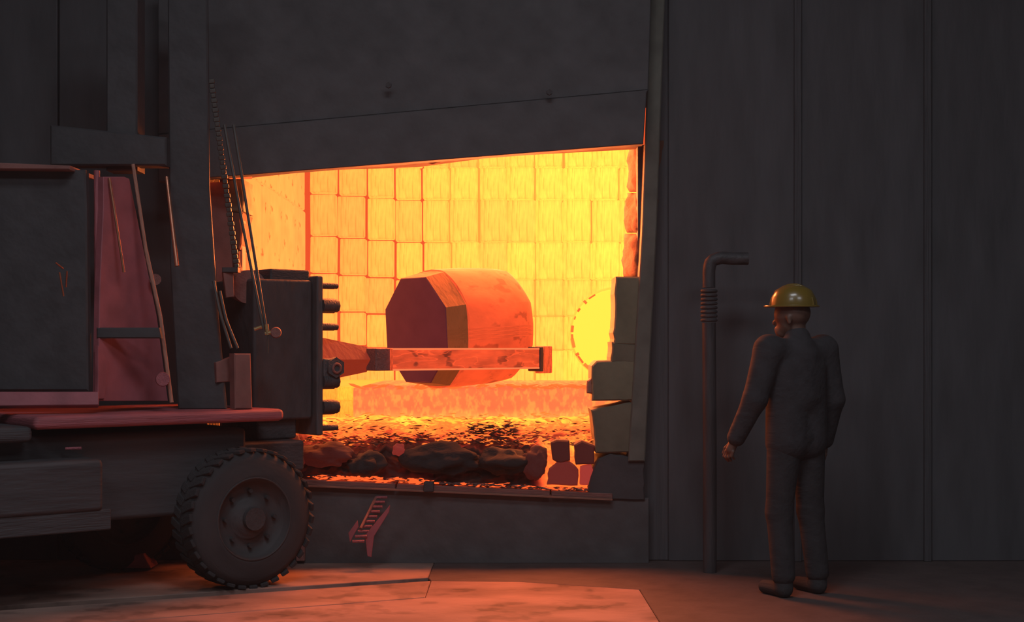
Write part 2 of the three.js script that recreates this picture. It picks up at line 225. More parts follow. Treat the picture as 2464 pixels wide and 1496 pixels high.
// slag crust from the foot of the bench to the lip, then down its front
{
  const n = 260, x0 = -1.62, x1 = 0.98, W = 1024, H = 512;
  const temp = (s, t) => { // s along, t from the back (0) to the bottom of the front (1)
    const big = fbm(s * 12 + 3, t * 7, 2, 4), fine = fbm(s * 60, t * 34, 8, 4);
    let h = lerp(0.95, 0.5, smooth(t, 0.0, 0.4)); h = lerp(h, 0.17, smooth(t, 0.27, 0.47)); h = lerp(h, 0.03, smooth(t, 0.56, 0.66));
    h += smooth(s, 0.8, 0.87) * smooth(t, 0.3, 0.5) * 0.66 - smooth(s, 0.16, 0.3) * smooth(s, 0.5, 0.35) * smooth(t, 0.3, 0.5) * 0.05;
    return h + (big - 0.5) * 0.5 * (1 - smooth(t, 0.6, 0.75) * 0.8) + (fine - 0.5) * 0.42 * (1 - smooth(t, 0.6, 0.75) * 0.7);
  };
  const tex = floatTex(W, H, (u, v) => heat(temp(u, v))); tex.wrapS = tex.wrapT = THREE.ClampToEdgeWrapping;
  const sheet = (ta, tb, m) => { const pos = [], uv = [], idx = [];
  for (let i = 0; i <= n; i++) for (let j = 0; j <= m; j++) {
    const s = i / n, t = lerp(ta, tb, j / m), x = lerp(x0, lerp(x1, 0.53, smooth(t, 0.25, 0.4)), s); let y, z;
    if (t < 0.6) { const k = t / 0.6; z = lerp(ZF + 0.03, -0.09, k); y = lerp(0.955, 0.775, Math.pow(k, 0.8)) + (fbm(s * 26, k * 9, 5, 4) - 0.5) * 0.14 * Math.min(1, 0.4 + k) + 0.03 * smooth(s, 0.75, 1) * (1 - k); }
    else { const k = (t - 0.6) / 0.4; y = lerp(0.775 + (fbm(s * 26, 9, 5, 4) - 0.5) * 0.14, 0.5, Math.pow(k, 1.3)); z = lerp(-0.09, -0.075, k) + 0.09 * Math.sin(k * Math.PI * 0.75) * (0.6 + (fbm(s * 12, k * 4, 7) - 0.5) * 2.2); }
    pos.push(x, y, z); uv.push(s, t);
  }
  for (let i = 0; i < n; i++) for (let j = 0; j < m; j++) { const k = i * (m + 1) + j; idx.push(k, k + 1, k + m + 1, k + 1, k + m + 2, k + m + 1); }
  const g = new THREE.BufferGeometry(); g.setAttribute('position', new THREE.Float32BufferAttribute(pos, 3)); g.setAttribute('uv', new THREE.Float32BufferAttribute(uv, 2)); g.setIndex(idx); g.computeVertexNormals(); return g; };
  const hotCrust = glowing([1, 1, 1], { emissiveMap: tex, color: new THREE.Color().setRGB(0.07, 0.035, 0.03) });
  mesh('glowing_front_crust', sheet(0.6, 1, 40), hotCrust, bench);
  const g = sheet(0, 0.6, 60);
  const o = mesh('glowing_slag_crust', g, hotCrust); o.userData.kind = 'stuff'; o.userData.label = 'glowing slag crust that covers the hearth from the bench to its dark front lip';
}
const sillY = (x) => 0.487 - 0.045 * (x - 0.2);
function shards(name, label, mats, spots, size) {
  spots.forEach((list, k) => {
    const g = new THREE.TetrahedronGeometry(1, 1).scale(1, 0.28, 0.7), im = new THREE.InstancedMesh(g, mats[k], list.length), q = new THREE.Quaternion(), m = new THREE.Matrix4();
    list.forEach((p, i) => { const s = size * rr(0.4, 1.5); q.setFromEuler(new THREE.Euler(rr(-0.4, 0.4), rr(-0.7, 0.7), rr(-0.3, 0.3))); im.setMatrixAt(i, m.compose(p, q, V(s * rr(0.8, 2.6), s, s))); });
    im.name = numbered(name); im.userData.kind = 'stuff'; im.userData.label = label[k]; im.castShadow = im.receiveShadow = true; scene.add(im);
  });
}
{
  const crust = [], ember = [], dark = [];
  for (let i = 0; i < 1500; i++) { const t = Math.pow(rnd(), 0.7), x = rr(-1.45, 0.7); (rnd() < 0.7 * t * t + 0.08 ? dark : crust).push(V(x, lerp(0.975, 0.79, Math.pow(t, 0.8)) + rr(-0.01, 0.04), lerp(ZF + 0.1, -0.1, t))); }
  for (let i = 0; i < 130; i++) { const p = P(rr(1125, 1245), rr(1022, 1052), 10.3); dark.push(p.add(V(0, rr(-0.01, 0.02), rr(-0.1, 0.05)))); }
  shards('ember_shard', ['bright orange shards of scale strewn over the slag crust', 'dark clinker shards strewn over the slag crust'], [glowing(heat(0.66)), solid(0.12, 0.06, 0.05, 0.9)], [crust, dark], 0.014);
  const sill = [], cold = [];
  for (let i = 0; i < 420; i++) { const px = rr(752, 1415), k = (px - 752) / 663; const p = P(px, lerp(1160, 1184, k) + rr(-8, 2) , 9.98); p.y = sillY(p.x) + 0.024 + rr(0, 0.016) * (px < 1040 ? 1.6 : 0.8); p.z = rr(-0.03, 0.075); (rnd() < (px > 770 && px < 1040 ? 0.75 : 0.3) ? sill : cold).push(p); }
  shards('ember_flake', ['glowing orange flakes of scale lying on the furnace sill', 'dark cooled flakes of scale lying on the furnace sill'], [glowing(heat(0.55)), M.firelitRust], [sill, cold], 0.018);
  const rim = []; for (let i = 0; i < 90; i++) { const x = rr(-1.2, 0.7); rim.push(V(x, TOPB + rr(-0.01, 0.012), ZF + rr(-0.03, 0.02))); }
  shards('ember_chip', ['orange chips of scale curling up along the bench edge'], [glowing(heat(0.6))], [rim], 0.026);
}
// sill plate and the apron below it
const sill = struct(group('trim_3'));
for (const [x, w] of [[-1.3, 1.0], [-0.265, 1.05], [0.48, 0.42]]) mesh('sill_plate', rbox(w, 0.035, 0.2, 0.006, 0, 0, 0).rotateZ(-0.045).translate(x, sillY(x), -0.005 + rr(-0.006, 0.006)), M.firelitRust, sill);
mesh('sill_lip', rbox(2.5, 0.014, 0.02, 0.004, 0, 0, 0).rotateZ(-0.045).translate(-0.56, sillY(-0.56) - 0.022, 0.1), M.scale, sill);
mesh('apron_panel', face([[660, 1158], [1420, 1196], [1562, 1198], [1562, 1356], [660, 1356]], 9.95, 0.06, 0.006), M.steel, sill);
for (const x of [-1.62, -1.45]) mesh('apron_rib', rbox(0.06, 0.4, 0.05, 0.006, x, 0.22, 0.07), M.firelitRust, sill);
mesh('sill_bracket', rbox(0.07, 0.07, 0.08, 0.01, P(1032, 1170, 9.9).x, sillY(-0.57) + 0.01, 0.1), M.black, sill);
// lumps on the lip
const glowTex = floatTex(128, 128, (u, v) => heat(0.12 + 0.55 * smooth(fbm(u * 6, v * 6, 71, 4, 6), 0.5, 0.85)));
const dull = (k) => solid(0.05, 0.032, 0.03, 0.95, { emissive: new THREE.Color().setRGB(0.16 * k, 0.014 * k, 0.01 * k) });
const crustMat = (k) => k < 0.1 ? solid(0.035, 0.03, 0.03, 0.95) : k < 5 ? dull(k) : glowing([k, k, k], { emissiveMap: glowTex, color: new THREE.Color().setRGB(0.06, 0.04, 0.04) });
for (const [x, y, d, r, sx, sy, k, label] of [
  [788, 1094, 9.99, 0.145, 1.25, 0.55, 0.22, 'wide rounded dull red slag lump on the hearth lip beside the wheel'],
  [706, 1088, 9.98, 0.12, 0.7, 0.9, 0.5, 'reddish slag lump at the left end of the hearth lip, close behind the tyre'],
  [958, 1082, 9.97, 0.042, 1, 1, 1.3, 'small round red knob of slag standing out on the lip'],
  [1060, 1105, 9.98, 0.17, 1.3, 0.62, 0.05, 'broad black slag lump in the middle of the hearth front'],
  [1215, 1110, 9.99, 0.15, 1.05, 0.65, 0.05, 'black slag lump on the hearth front right of the broad one'],
  [880, 1118, 9.99, 0.13, 0.95, 0.7, 0.05, 'black slag lump below the small red knob'],
  [1288, 1112, 9.98, 0.09, 0.9, 1.2, 0.2, 'ragged red-veined slag lump next to the two dark hot bricks'],
]) { const p = P(x, y, d), g = lump(r, 0.5, 5); g.scale(sx, sy, 0.7); const o = mesh('slag_lump', g, crustMat(k)); o.position.copy(p); tag(o, label, 'slag'); }
for (const [pix, k, label] of [
  [[[1326, 1064], [1340, 1058], [1370, 1060], [1372, 1108], [1350, 1114], [1330, 1106]], 0.22, 'dark hot brick with glowing edges, left one of the pair on the lip'],
  [[[1382, 1070], [1400, 1060], [1432, 1072], [1430, 1116], [1386, 1118]], 0.26, 'dark hot brick on the lip, next to the stacked grey jamb blocks'],
  [[[1316, 1166], [1322, 1128], [1342, 1112], [1372, 1112], [1392, 1130], [1390, 1168]], 0.75, 'arched glowing red brick under the pair of dark hot bricks'],
  [[[1396, 1166], [1398, 1124], [1424, 1120], [1430, 1140], [1420, 1166]], 2.2, 'bright red block wedged between the arched brick and the jamb'],
]) tag(mesh('hot_brick', roughBlock(pix, 9.95, 0.16, 0.008), crustMat(k)), label, 'brick');
// the ladder-like rack under the sill
{
  const L = tag(group('steel_ladder', P(870, 1330, 9.7)), 'short rusty steel ladder leaning down from under the sill', 'ladder'), o = L.position;
  const a = P(877, 1302, 9.62), b = P(932, 1196, 9.9), c = P(848, 1302, 9.62), e = P(905, 1196, 9.9), rel = (v) => v.clone().sub(o);
  const side = (pix, d) => { const g = face(pix, d, 0.02, 0.003); g.translate(-o.x, -o.y, -o.z); return g; };
  mesh('side_rail', side([[878, 1288], [938, 1215], [936, 1232], [900, 1290], [893, 1340], [884, 1338]], 9.66), M.firelitSteel, L);
  mesh('side_rail', side([[838, 1282], [860, 1252], [862, 1268], [842, 1304]], 9.66), M.firelitSteel, L);
  mesh('side_rail', rod(rel(c).add(V(0.05, 0.08, -0.04)), rel(e), 0.01), M.firelitRust, L);
  for (let i = 0; i < 10; i++) { const k = i / 9; mesh('rung', rod(rel(c).lerp(rel(e), k), rel(a).lerp(rel(b), k), 0.009), M.firelitSteel, L); }
}
{ const w = face([[255, 1367], [292, 1338], [345, 1332], [363, 1367]], 9.6, 0.2, 0.006); tag(mesh('lit_floor_patch', w, M.firelitSteel), 'low wedge-shaped reddish stand-in for a lit patch of floor under the machine', 'block'); }  // added block, its red colour imitates firelight on the floor

// ---------------------------------------------------------------- ingots
const U = V(0.777, 0, -0.629), PV = V(0.629, 0, 0.777), TH = Math.atan2(0.629, 0.777);
const ingotTex = floatTex(256, 256, (u, v) => { const n = fbm(u * 7, v * 7, 3, 5, 7), s = smooth(fbm(u * 12, v * 12, 50, 4, 12), 0.62, 0.75); const q = 0.75 + 0.5 * (n - 0.4) - 0.3 * s; return [q, q * 0.92, q * 0.9]; });
{
  const ring = (s, r, k, sq) => { const a = []; for (let i = 0; i < 32; i++) { const t = i / 32 * Math.PI * 2; const oct = Math.cos(Math.PI / 8) / Math.cos((((t + Math.PI / 8) % (Math.PI / 4)) - Math.PI / 8)); const rad = r * lerp(1, oct, k); a.push(V(s, Math.sin(t) * rad * sq, Math.cos(t) * rad)); } return a; };
  const rings = [ring(-0.41, 0.405, 1, 1), ring(-0.405, 0.412, 1, 1), ring(-0.25, 0.445, 0.7, 1), ring(-0.24, 0.446, 0.3, 1), ring(0.0, 0.443, 0.12, 1), ring(0.2, 0.44, 0.12, 1), ring(0.33, 0.432, 0.3, 1), ring(0.375, 0.41, 0.5, 1), ring(0.385, 0.385, 0.6, 1)];
  const make = (rs, cap0, cap1) => { const pos = [], idx = [], uv = []; rs.forEach((r, i) => r.forEach((v, j) => { const w = 0.006 * (fbm(v.x * 9 + 20, v.y * 9 + 20, v.z * 9 + 20) - 0.5); pos.push(v.x, v.y * (1 + w * 2), v.z * (1 + w * 2)); uv.push(i / rs.length * 1.2, j / 32 * 3); })); for (let i = 0; i < rs.length - 1; i++) for (let j = 0; j < 32; j++) { const a = i * 32 + j, b = i * 32 + (j + 1) % 32; idx.push(a, b, a + 32, b, b + 32, a + 32); }
    for (const [on, i, flip] of [[cap0, 0, 1], [cap1, rs.length - 1, 0]]) if (on) { const c = pos.length / 3; pos.push(rs[i][0].x, 0, 0); uv.push(0.5, 0.5); for (const v of rs[i]) { pos.push(v.x, v.y, v.z); uv.push(0.5 + v.z, 0.5 + v.y); } for (let j = 0; j < 32; j++) { const a = c + 1 + j, b = c + 1 + (j + 1) % 32; flip ? idx.push(c, b, a) : idx.push(c, a, b); } }
    let g = new THREE.BufferGeometry(); g.setAttribute('position', new THREE.Float32BufferAttribute(pos, 3)); g.setAttribute('uv', new THREE.Float32BufferAttribute(uv, 2)); g.setIndex(idx); return toCreasedNormals(g, 0.5); };
  const o = group('steel_ingot', P(1108, 787, 10.75), TH); o.rotation.order = 'YXZ'; o.rotation.z = 0.06;
  tag(o, 'large red hot steel ingot with a dark octagonal end, clamped by the peel arm', 'ingot');
  mesh('ingot_body', make(rings.slice(2), false, true), solid(0.3, 0.1, 0.05, 0.9, { map: ingotTex, emissive: new THREE.Color().setRGB(0.85, 0.08, 0.02), emissiveMap: ingotTex }), o);
  mesh('chamfer', make(rings.slice(1, 3), false, false), solid(0.2, 0.09, 0.04, 0.9, { map: ingotTex, emissive: new THREE.Color().setRGB(0.13, 0.028, 0.006) }), o);  // shade on the chamfer is put into its browner, dimmer material
  mesh('end_face', make(rings.slice(0, 2), true, false), solid(0.085, 0.05, 0.07, 0.9, { bumpScale: 0.001, emissive: new THREE.Color().setRGB(0.05, 0.003, 0.008) }), o);  // turned from the fire, with that shade put into its dark colour
}
{
  const p = P(1482, 802, 12.4), R = 0.4, o = group('steel_ingot', p, -0.08); tag(o, 'bright yellow glowing round ingot half hidden behind the jamb blocks', 'ingot');
  mesh('glowing_end_face', new THREE.LatheGeometry([new THREE.Vector2(0.0, 0.0), new THREE.Vector2(R * 0.9, 0), new THREE.Vector2(R * 0.95, -0.012)], 40).rotateX(Math.PI / 2), glowing([2.7, 0.84, 0.07]), o);
  mesh('glowing_body', new THREE.LatheGeometry([new THREE.Vector2(R * 0.95, -0.012), new THREE.Vector2(R, -0.05), new THREE.Vector2(R, -0.7), new THREE.Vector2(0, -0.7)], 40).rotateX(Math.PI / 2), glowing(heat(0.9)), o);
  for (let i = 0; i < 11; i++) { const t = lerp(2.2, 4.2, i / 10) + rr(-0.06, 0.06), m = mesh('glowing_scale_patch', rbox(rr(0.012, 0.04), rr(0.02, 0.09), 0.012, 0.004), glowing(heat(rr(0.52, 0.66))), o); m.position.set(Math.cos(t) * R * 0.94, Math.sin(t) * R * 0.94, 0.0); m.rotation.z = t; }
}

// ---------------------------------------------------------------- the forging manipulator
const T = tag(group('forging_manipulator', V(-1.682, 0, 0.31), TH), 'dark wheeled forging machine with tall mast and a peel arm reaching into the furnace', 'machine');
const inv = T.matrixWorld.clone().invert();
const tp = (name, geo, mat, parent = T) => { const g = Array.isArray(geo) ? join(geo) : geo; return mesh(name, g.applyMatrix4(inv), mat, parent); };
const lp = (name, geo, mat, parent = T) => mesh(name, geo, mat, parent);     // in the machine's own axes: x towards the fire, z towards the camera
// head, face plate and its bolts
lp('head_block', [rbox(0.44, 0.92, 0.6, 0.02, 0, 1.47, 0), rbox(0.3, 0.1, 0.5, 0.015, 0.08, 1.95, 0), rbox(0.3, 0.2, 0.5, 0.02, -0.02, 0.98, 0)], M.black);
lp('face_plate', rbox(0.05, 1.06, 0.66, 0.012, 0.26, 1.43, 0), M.steel);
for (const [py, h] of [[687, 15], [735, 36], [786, 18], [918, 37], [980, 36], [1030, 15]]) for (const z of [0.3, -0.3]) { const y = EYE - (py - HORIZON) / 362; lp('bolt', [new THREE.CylinderGeometry(h / 724, h / 724, 0.1, 8).rotateZ(Math.PI / 2).translate(0.335, y, z), new THREE.CylinderGeometry(h / 820, h / 820, 0.03, 8).rotateZ(Math.PI / 2).translate(0.395, y, z)], M.black); }
{ const y = EYE - (886 - HORIZON) / 362; const n = lp('lug', [rbox(0.13, 0.13, 0.05, 0.012, 0.35, y, 0.31), new THREE.CylinderGeometry(0.07, 0.07, 0.04, 6).rotateX(Math.PI / 2).translate(0.37, y + 0.005, 0.335)], M.steel); mesh('lug_ring', new THREE.TorusGeometry(0.03, 0.009, 8, 20).translate(0.37, y, 0.36), M.firelitRust, n); }
tp('drum', rod(P(600, 690, 9.4), P(570, 690, 9.85), 0.11, 0.11, 28), M.firelitRust);
// the peel: tapered neck, collar, gripper bars with their claws
{
  const y = EYE - (864 - HORIZON) / 350, taper = (x0, x1, a, b, z0, z1, y0 = y, y1 = y) => { const g = new THREE.CylinderGeometry(b, a, x1 - x0, 4, 1).rotateZ(-Math.PI / 2); const p = g.attributes.position; for (let i = 0; i < p.count; i++) { const k = p.getX(i) > 0 ? 1 : 0; p.setXYZ(i, p.getX(i) + (x0 + x1) / 2, p.getY(i) + (k ? y1 : y0), p.getZ(i) + (k ? z1 : z0)); } return toCreasedNormals(g, 0.3); };
  lp('peel_neck', taper(0.28, 0.62, 0.17, 0.085, 0.12, 0.34), M.neck);
  lp('peel_neck', taper(0.28, 0.62, 0.17, 0.085, -0.12, -0.46), M.neck);
  const bz = 0.47;
  const beam = (z) => { lp('gripper_collar', rbox(0.16, 0.152, 0.12, 0.008, 0.68, y, z - 0.05), M.firelitRust); const b = lp('gripper_bar', rbox(1.29, 0.145, 0.1, 0.006, 1.36, y, z), M.peel); mesh('bar_edge', [rbox(1.29, 0.012, 0.012, 0.003, 1.36, y + 0.07, z + 0.048), rbox(1.29, 0.012, 0.012, 0.003, 1.36, y - 0.07, z + 0.048)], M.hotedge, b); };
  beam(bz); beam(-0.53);
  lp('claw', rbox(0.035, 0.18, 0.14, 0.006, 2.015, y - 0.005, bz - 0.01), M.black);
  lp('claw_plate', rbox(0.13, 0.2, 0.05, 0.008, 2.1, y - 0.01, bz - 0.02), M.peel);
}
// chassis, deck, wheels
lp('chassis', [rbox(3.2, 0.52, 0.9, 0.03, -1.95, 0.72, 0), rbox(2.0, 0.3, 1.2, 0.03, -2.4, 0.7, 0.1), rbox(0.5, 0.2, 0.8, 0.02, -0.15, 0.78, 0)], M.black);
lp('deck_plate', [rbox(1.6, 0.075, 1.22, 0.03, -0.98, 1.062, 0.02)], M.firelitSteel);
lp('rear_deck', [rbox(1.8, 0.09, 1.2, 0.03, -2.68, 1.0, 0.02)], M.black);
lp('skirt', rbox(1.5, 0.12, 0.05, 0.01, -2.1, 0.5, 0.66), M.black);
function wheel(x, z, w) {
  const R = 0.43, s = [[0.25, -w / 2], [0.27, -w / 2 - 0.005], [0.36, -w / 2 + 0.0], [0.405, -w / 2 + 0.03], [0.425, -w / 2 + 0.07], [0.425, w / 2 - 0.07], [0.405, w / 2 - 0.03], [0.36, w / 2], [0.27, w / 2 + 0.005], [0.25, w / 2]].map(([a, b]) => new THREE.Vector2(a, b));
  const wg = new THREE.Group(); wg.name = 'wheel'; wg.position.set(x, R, z); T.add(wg);
  const treads = []; for (let i = 0; i < 34; i++) { const a = i / 34 * Math.PI * 2; for (const k of [-1, 1]) treads.push(rbox(0.05, 0.022, w * 0.46, 0.006, 0, 0.422, 0).rotateY(k * 0.35).translate(0, 0, k * w * 0.24).rotateZ(a + k * 0.05)); }
  mesh('tyre', [new THREE.LatheGeometry(s, 56).rotateX(Math.PI / 2), ...treads], M.tyre, wg);
  mesh('rim', new THREE.LatheGeometry([[0.03, w / 2 - 0.02], [0.1, w / 2 - 0.02], [0.13, w / 2 - 0.08], [0.22, w / 2 - 0.07], [0.245, w / 2 + 0.004], [0.255, w / 2 + 0.008], [0.258, w / 2]].map(([a, b]) => new THREE.Vector2(a, b)), 48).rotateX(Math.PI / 2), M.rim, wg);
  mesh('hub', new THREE.CylinderGeometry(0.07, 0.08, 0.08, 20).rotateX(Math.PI / 2).translate(0, 0, w / 2 - 0.03), M.rim, wg);
  for (let i = 0; i < 8; i++) mesh('wheel_nut', new THREE.CylinderGeometry(0.014, 0.014, 0.03, 6).rotateX(Math.PI / 2).translate(Math.cos(i * Math.PI / 4) * 0.17, Math.sin(i * Math.PI / 4) * 0.17, w / 2 - 0.06), M.rim, wg);
}
wheel(-0.42, 0.54, 0.27); wheel(-0.75, -0.55, 0.2); wheel(-2.5, 0.56, 0.27); wheel(-2.5, -0.55, 0.2);
// mast and its fittings
const SN = V(0.85, 0, 0.53);
tp('mast_column', face([[402, -80], [498, -80], [503, 450], [524, 760], [545, 985], [428, 985], [408, 640]], 9.05, 0.04, 0.01), M.black);
tp('mast_column', face([[255, -80], [330, -80], [330, 410], [255, 410]], 9.0, 0.2, 0.01), M.black);
tp('mast_beam', face([[120, 300], [400, 330], [400, 398], [120, 398]], 8.95, 0.16, 0.01), M.black);
tp('piston_rod', rod(P(401, 425, 8.98), P(426, 640, 8.9), 0.011, 0.014), M.fireTinted);
tp('side_plate', plate([[249, 425], [300, 425], [312, 430], [338, 560], [378, 760], [405, 965], [236, 965], [240, 700], [249, 500]], P(310, 700, 8.75), SN, 0.05), M.firelitSteel);
tp('edge_rail', [rod(P(320, 395, 8.72), P(351, 600, 8.7), 0.011), rod(P(351, 600, 8.7), P(386, 762, 8.68), 0.012), rod(P(386, 762, 8.68), P(413, 968, 8.66), 0.012)], M.scale);
tp('feed_pipe', rod(P(263, 428, 8.6), P(298, 655, 8.6), 0.008), M.fireTinted);
tp('lift_tube', rod(P(233, 410, 8.62), P(235, 790, 8.62), 0.018, 0.018, 16), M.firelitSteel);
tp('cross_beam', face([[232, 788], [382, 788], [388, 814], [232, 814]], 8.55, 0.06, 0.008), M.black);
tp('pivot_boss', rod(P(392, 912, 8.75), P(392, 912, 8.6), 0.045, 0.04, 20), M.firelitSteel);
tp('pivot_boss', rod(P(374, 672, 9.0), P(374, 672, 8.85), 0.035, 0.035, 20), M.firelitRust);
tp('gusset', plate([[236, 830], [262, 870], [252, 960], [236, 960]], P(250, 900, 8.56), SN, 0.03), M.firelitSteel);
tp('stop_post', plate([[564, 850], [604, 850], [608, 984], [566, 984]], P(585, 900, 8.98), V(0.55, 0, 0.84), 0.09, 0.008), M.firelitRust);
tp('side_bracket', plate([[520, 872], [558, 858], [558, 918], [522, 920]], P(540, 890, 9.05), V(0.55, 0, 0.84), 0.05), M.firelitRust);
tp('hanger_plate', plate([[537, 655], [562, 655], [564, 714], [545, 716]], P(550, 690, 9.2), V(0.45, 0, 0.9), 0.04), M.firelitRust);
tp('hanger_bar', face([[534, 643], [572, 643], [572, 655], [534, 655]], 9.18, 0.1), M.black);
{ // leaf chain
  const c = new THREE.Group(); c.name = 'lift_chain'; T.add(c); const a = P(508, 190, 9.1), b = P(570, 645, 9.25), n = 40, dir = b.clone().sub(a).normalize(), q = new THREE.Quaternion().setFromUnitVectors(V(0, 1, 0), dir);
  for (let i = 0; i < n; i++) tp('chain_link', rbox(0.034, a.distanceTo(b) / n * 0.92, i % 2 ? 0.03 : 0.04, 0.006).applyQuaternion(q).translate(...a.clone().lerp(b, (i + 0.5) / n).toArray()), M.hose, c);
}
for (const [a, b, bow] of [[[540, 300], [634, 792], -2], [[562, 300], [642, 800], 0], [[514, 676], [556, 838], -4], [[529, 700], [572, 838], -6]]) tp('hose', tube([P(a[0], a[1], 9.0), P((a[0] + b[0]) / 2 + bow, (a[1] + b[1]) / 2, 8.98), P(b[0], b[1], 8.97)], 0.0095, 20, 8), M.hose);
tp('hose_fitting', [rod(P(612, 792, 8.95), P(630, 786, 8.95), 0.011), rod(P(638, 802, 8.95), P(658, 799, 8.95), 0.012), rod(P(641, 780, 8.95), P(644, 806, 8.95), 0.013)], M.brass);
tp('valve_block', rod(P(664, 800, 9.0), P(664, 800, 8.9), 0.035, 0.03, 16), M.firelitRust);
tp('vent_pipe', rod(P(645, 806, 8.95), P(644, 850, 8.95), 0.004), M.hose);
// driver's cab at the left
tp('cab_panel', face([[-260, 408], [205, 408], [208, 500], [212, 940], [-260, 940]], 8.5, 0.08, 0.01), M.black);
tp('cab_roof', face([[-280, 380], [168, 398], [168, 408], [-280, 404]], 8.4, 0.5, 0.006), M.firelitRust);
tp('cab_step', plate([[-200, 942], [238, 942], [238, 974], [-200, 978]], P(150, 955, 8.4), V(0.3, 0.2, 0.9), 0.1), M.firelitSteel);
for (const [a, b] of [[[134, 632], [152, 646]], [[143, 655], [153, 712]], [[161, 652], [159, 690]]]) tp('lever', rod(P(a[0], a[1], 8.35), P(b[0], b[1], 8.4), 0.005), M.fireTinted);
tp('grab_rail', rod(P(158, 1079, 8.3), P(196, 1078, 8.3), 0.009), M.firelitSteel);

// ---------------------------------------------------------------- pipes and cable at the right
{
  const o = tag(group('gas_pipe', P(1706, 1376.6, 9.55)), 'dark upright gas pipe with a ribbed bellows and a bent top by the furnace wall', 'pipe'), rel = (x, y) => P(x, y, 9.55).sub(o.position);
  mesh('pipe', tube([rel(1708, 1376.6), rel(1708, 1100), rel(1706, 776)], 0.045, 30, 16), M.dark, o);
  mesh('elbow', tube([rel(1706, 692), rel(1706, 650), rel(1712, 628), rel(1735, 620), rel(1762, 622), rel(1800, 622)], 0.042, 30, 16), M.dark, o);
  for (let i = 0; i < 8; i++) { const p = rel(1706, 700 + i * 10); mesh('bellows_ring', new THREE.TorusGeometry(0.046, 0.011, 8, 28).rotateX(Math.PI / 2).translate(p.x, p.y, p.z), M.dark, o); }
}

// ---------------------------------------------------------------- the worker at the right
function field(bones, lo, hi, cell, k = 0.04) {
  const size = Math.ceil(Math.max(hi.x - lo.x, hi.y - lo.y, hi.z - lo.z) / cell) + 2, mc = new MarchingCubes(size, new THREE.MeshBasicMaterial(), false, false, 200000), f = mc.field, S = (size - 0) * cell / 2, c = lo.clone().add(hi).multiplyScalar(0.5);
  const pa = V(), ba = V();
  for (let z = 0; z < size; z++) for (let y = 0; y < size; y++) for (let x = 0; x < size; x++) {
    const p = V(c.x + (x - size / 2) * cell, c.y + (y - size / 2) * cell, c.z + (z - size / 2) * cell); let sum = 0, dm = 9;
    const ds = []; for (const b of bones) { pa.copy(p).sub(b[0]); ba.copy(b[1]).sub(b[0]); const h = Math.min(1, Math.max(0, pa.dot(ba) / Math.max(1e-9, ba.lengthSq()))); const d = pa.addScaledVector(ba, -h).length() - lerp(b[2], b[3], h); ds.push(d); if (d < dm) dm = d; }
    if (dm < 0.2) { for (const d of ds) sum += Math.exp(-(d - dm) / k * 4); f[x + y * size + z * size * size] = -(dm - Math.log(sum) * k / 4); } else f[x + y * size + z * size * size] = -dm;
  }
  mc.isolation = 0; mc.update(); const n = mc.count, g = new THREE.BufferGeometry(), q = new Float32Array(n * 3);
  for (let i = 0; i < n; i++) { q[3 * i] = c.x + mc.positionArray[3 * i] * S; q[3 * i + 1] = c.y + mc.positionArray[3 * i + 1] * S; q[3 * i + 2] = c.z + mc.positionArray[3 * i + 2] * S; }
  g.setAttribute('position', new THREE.BufferAttribute(q, 3)); const w = mergeVertices(g, 1e-4); w.computeVertexNormals(); const uv = new Float32Array(w.attributes.position.count * 2); for (let i = 0; i < uv.length / 2; i++) { uv[2 * i] = w.attributes.position.getX(i) * 3; uv[2 * i + 1] = w.attributes.position.getY(i) * 3; } w.setAttribute('uv', new THREE.BufferAttribute(uv, 2)); return w;
}
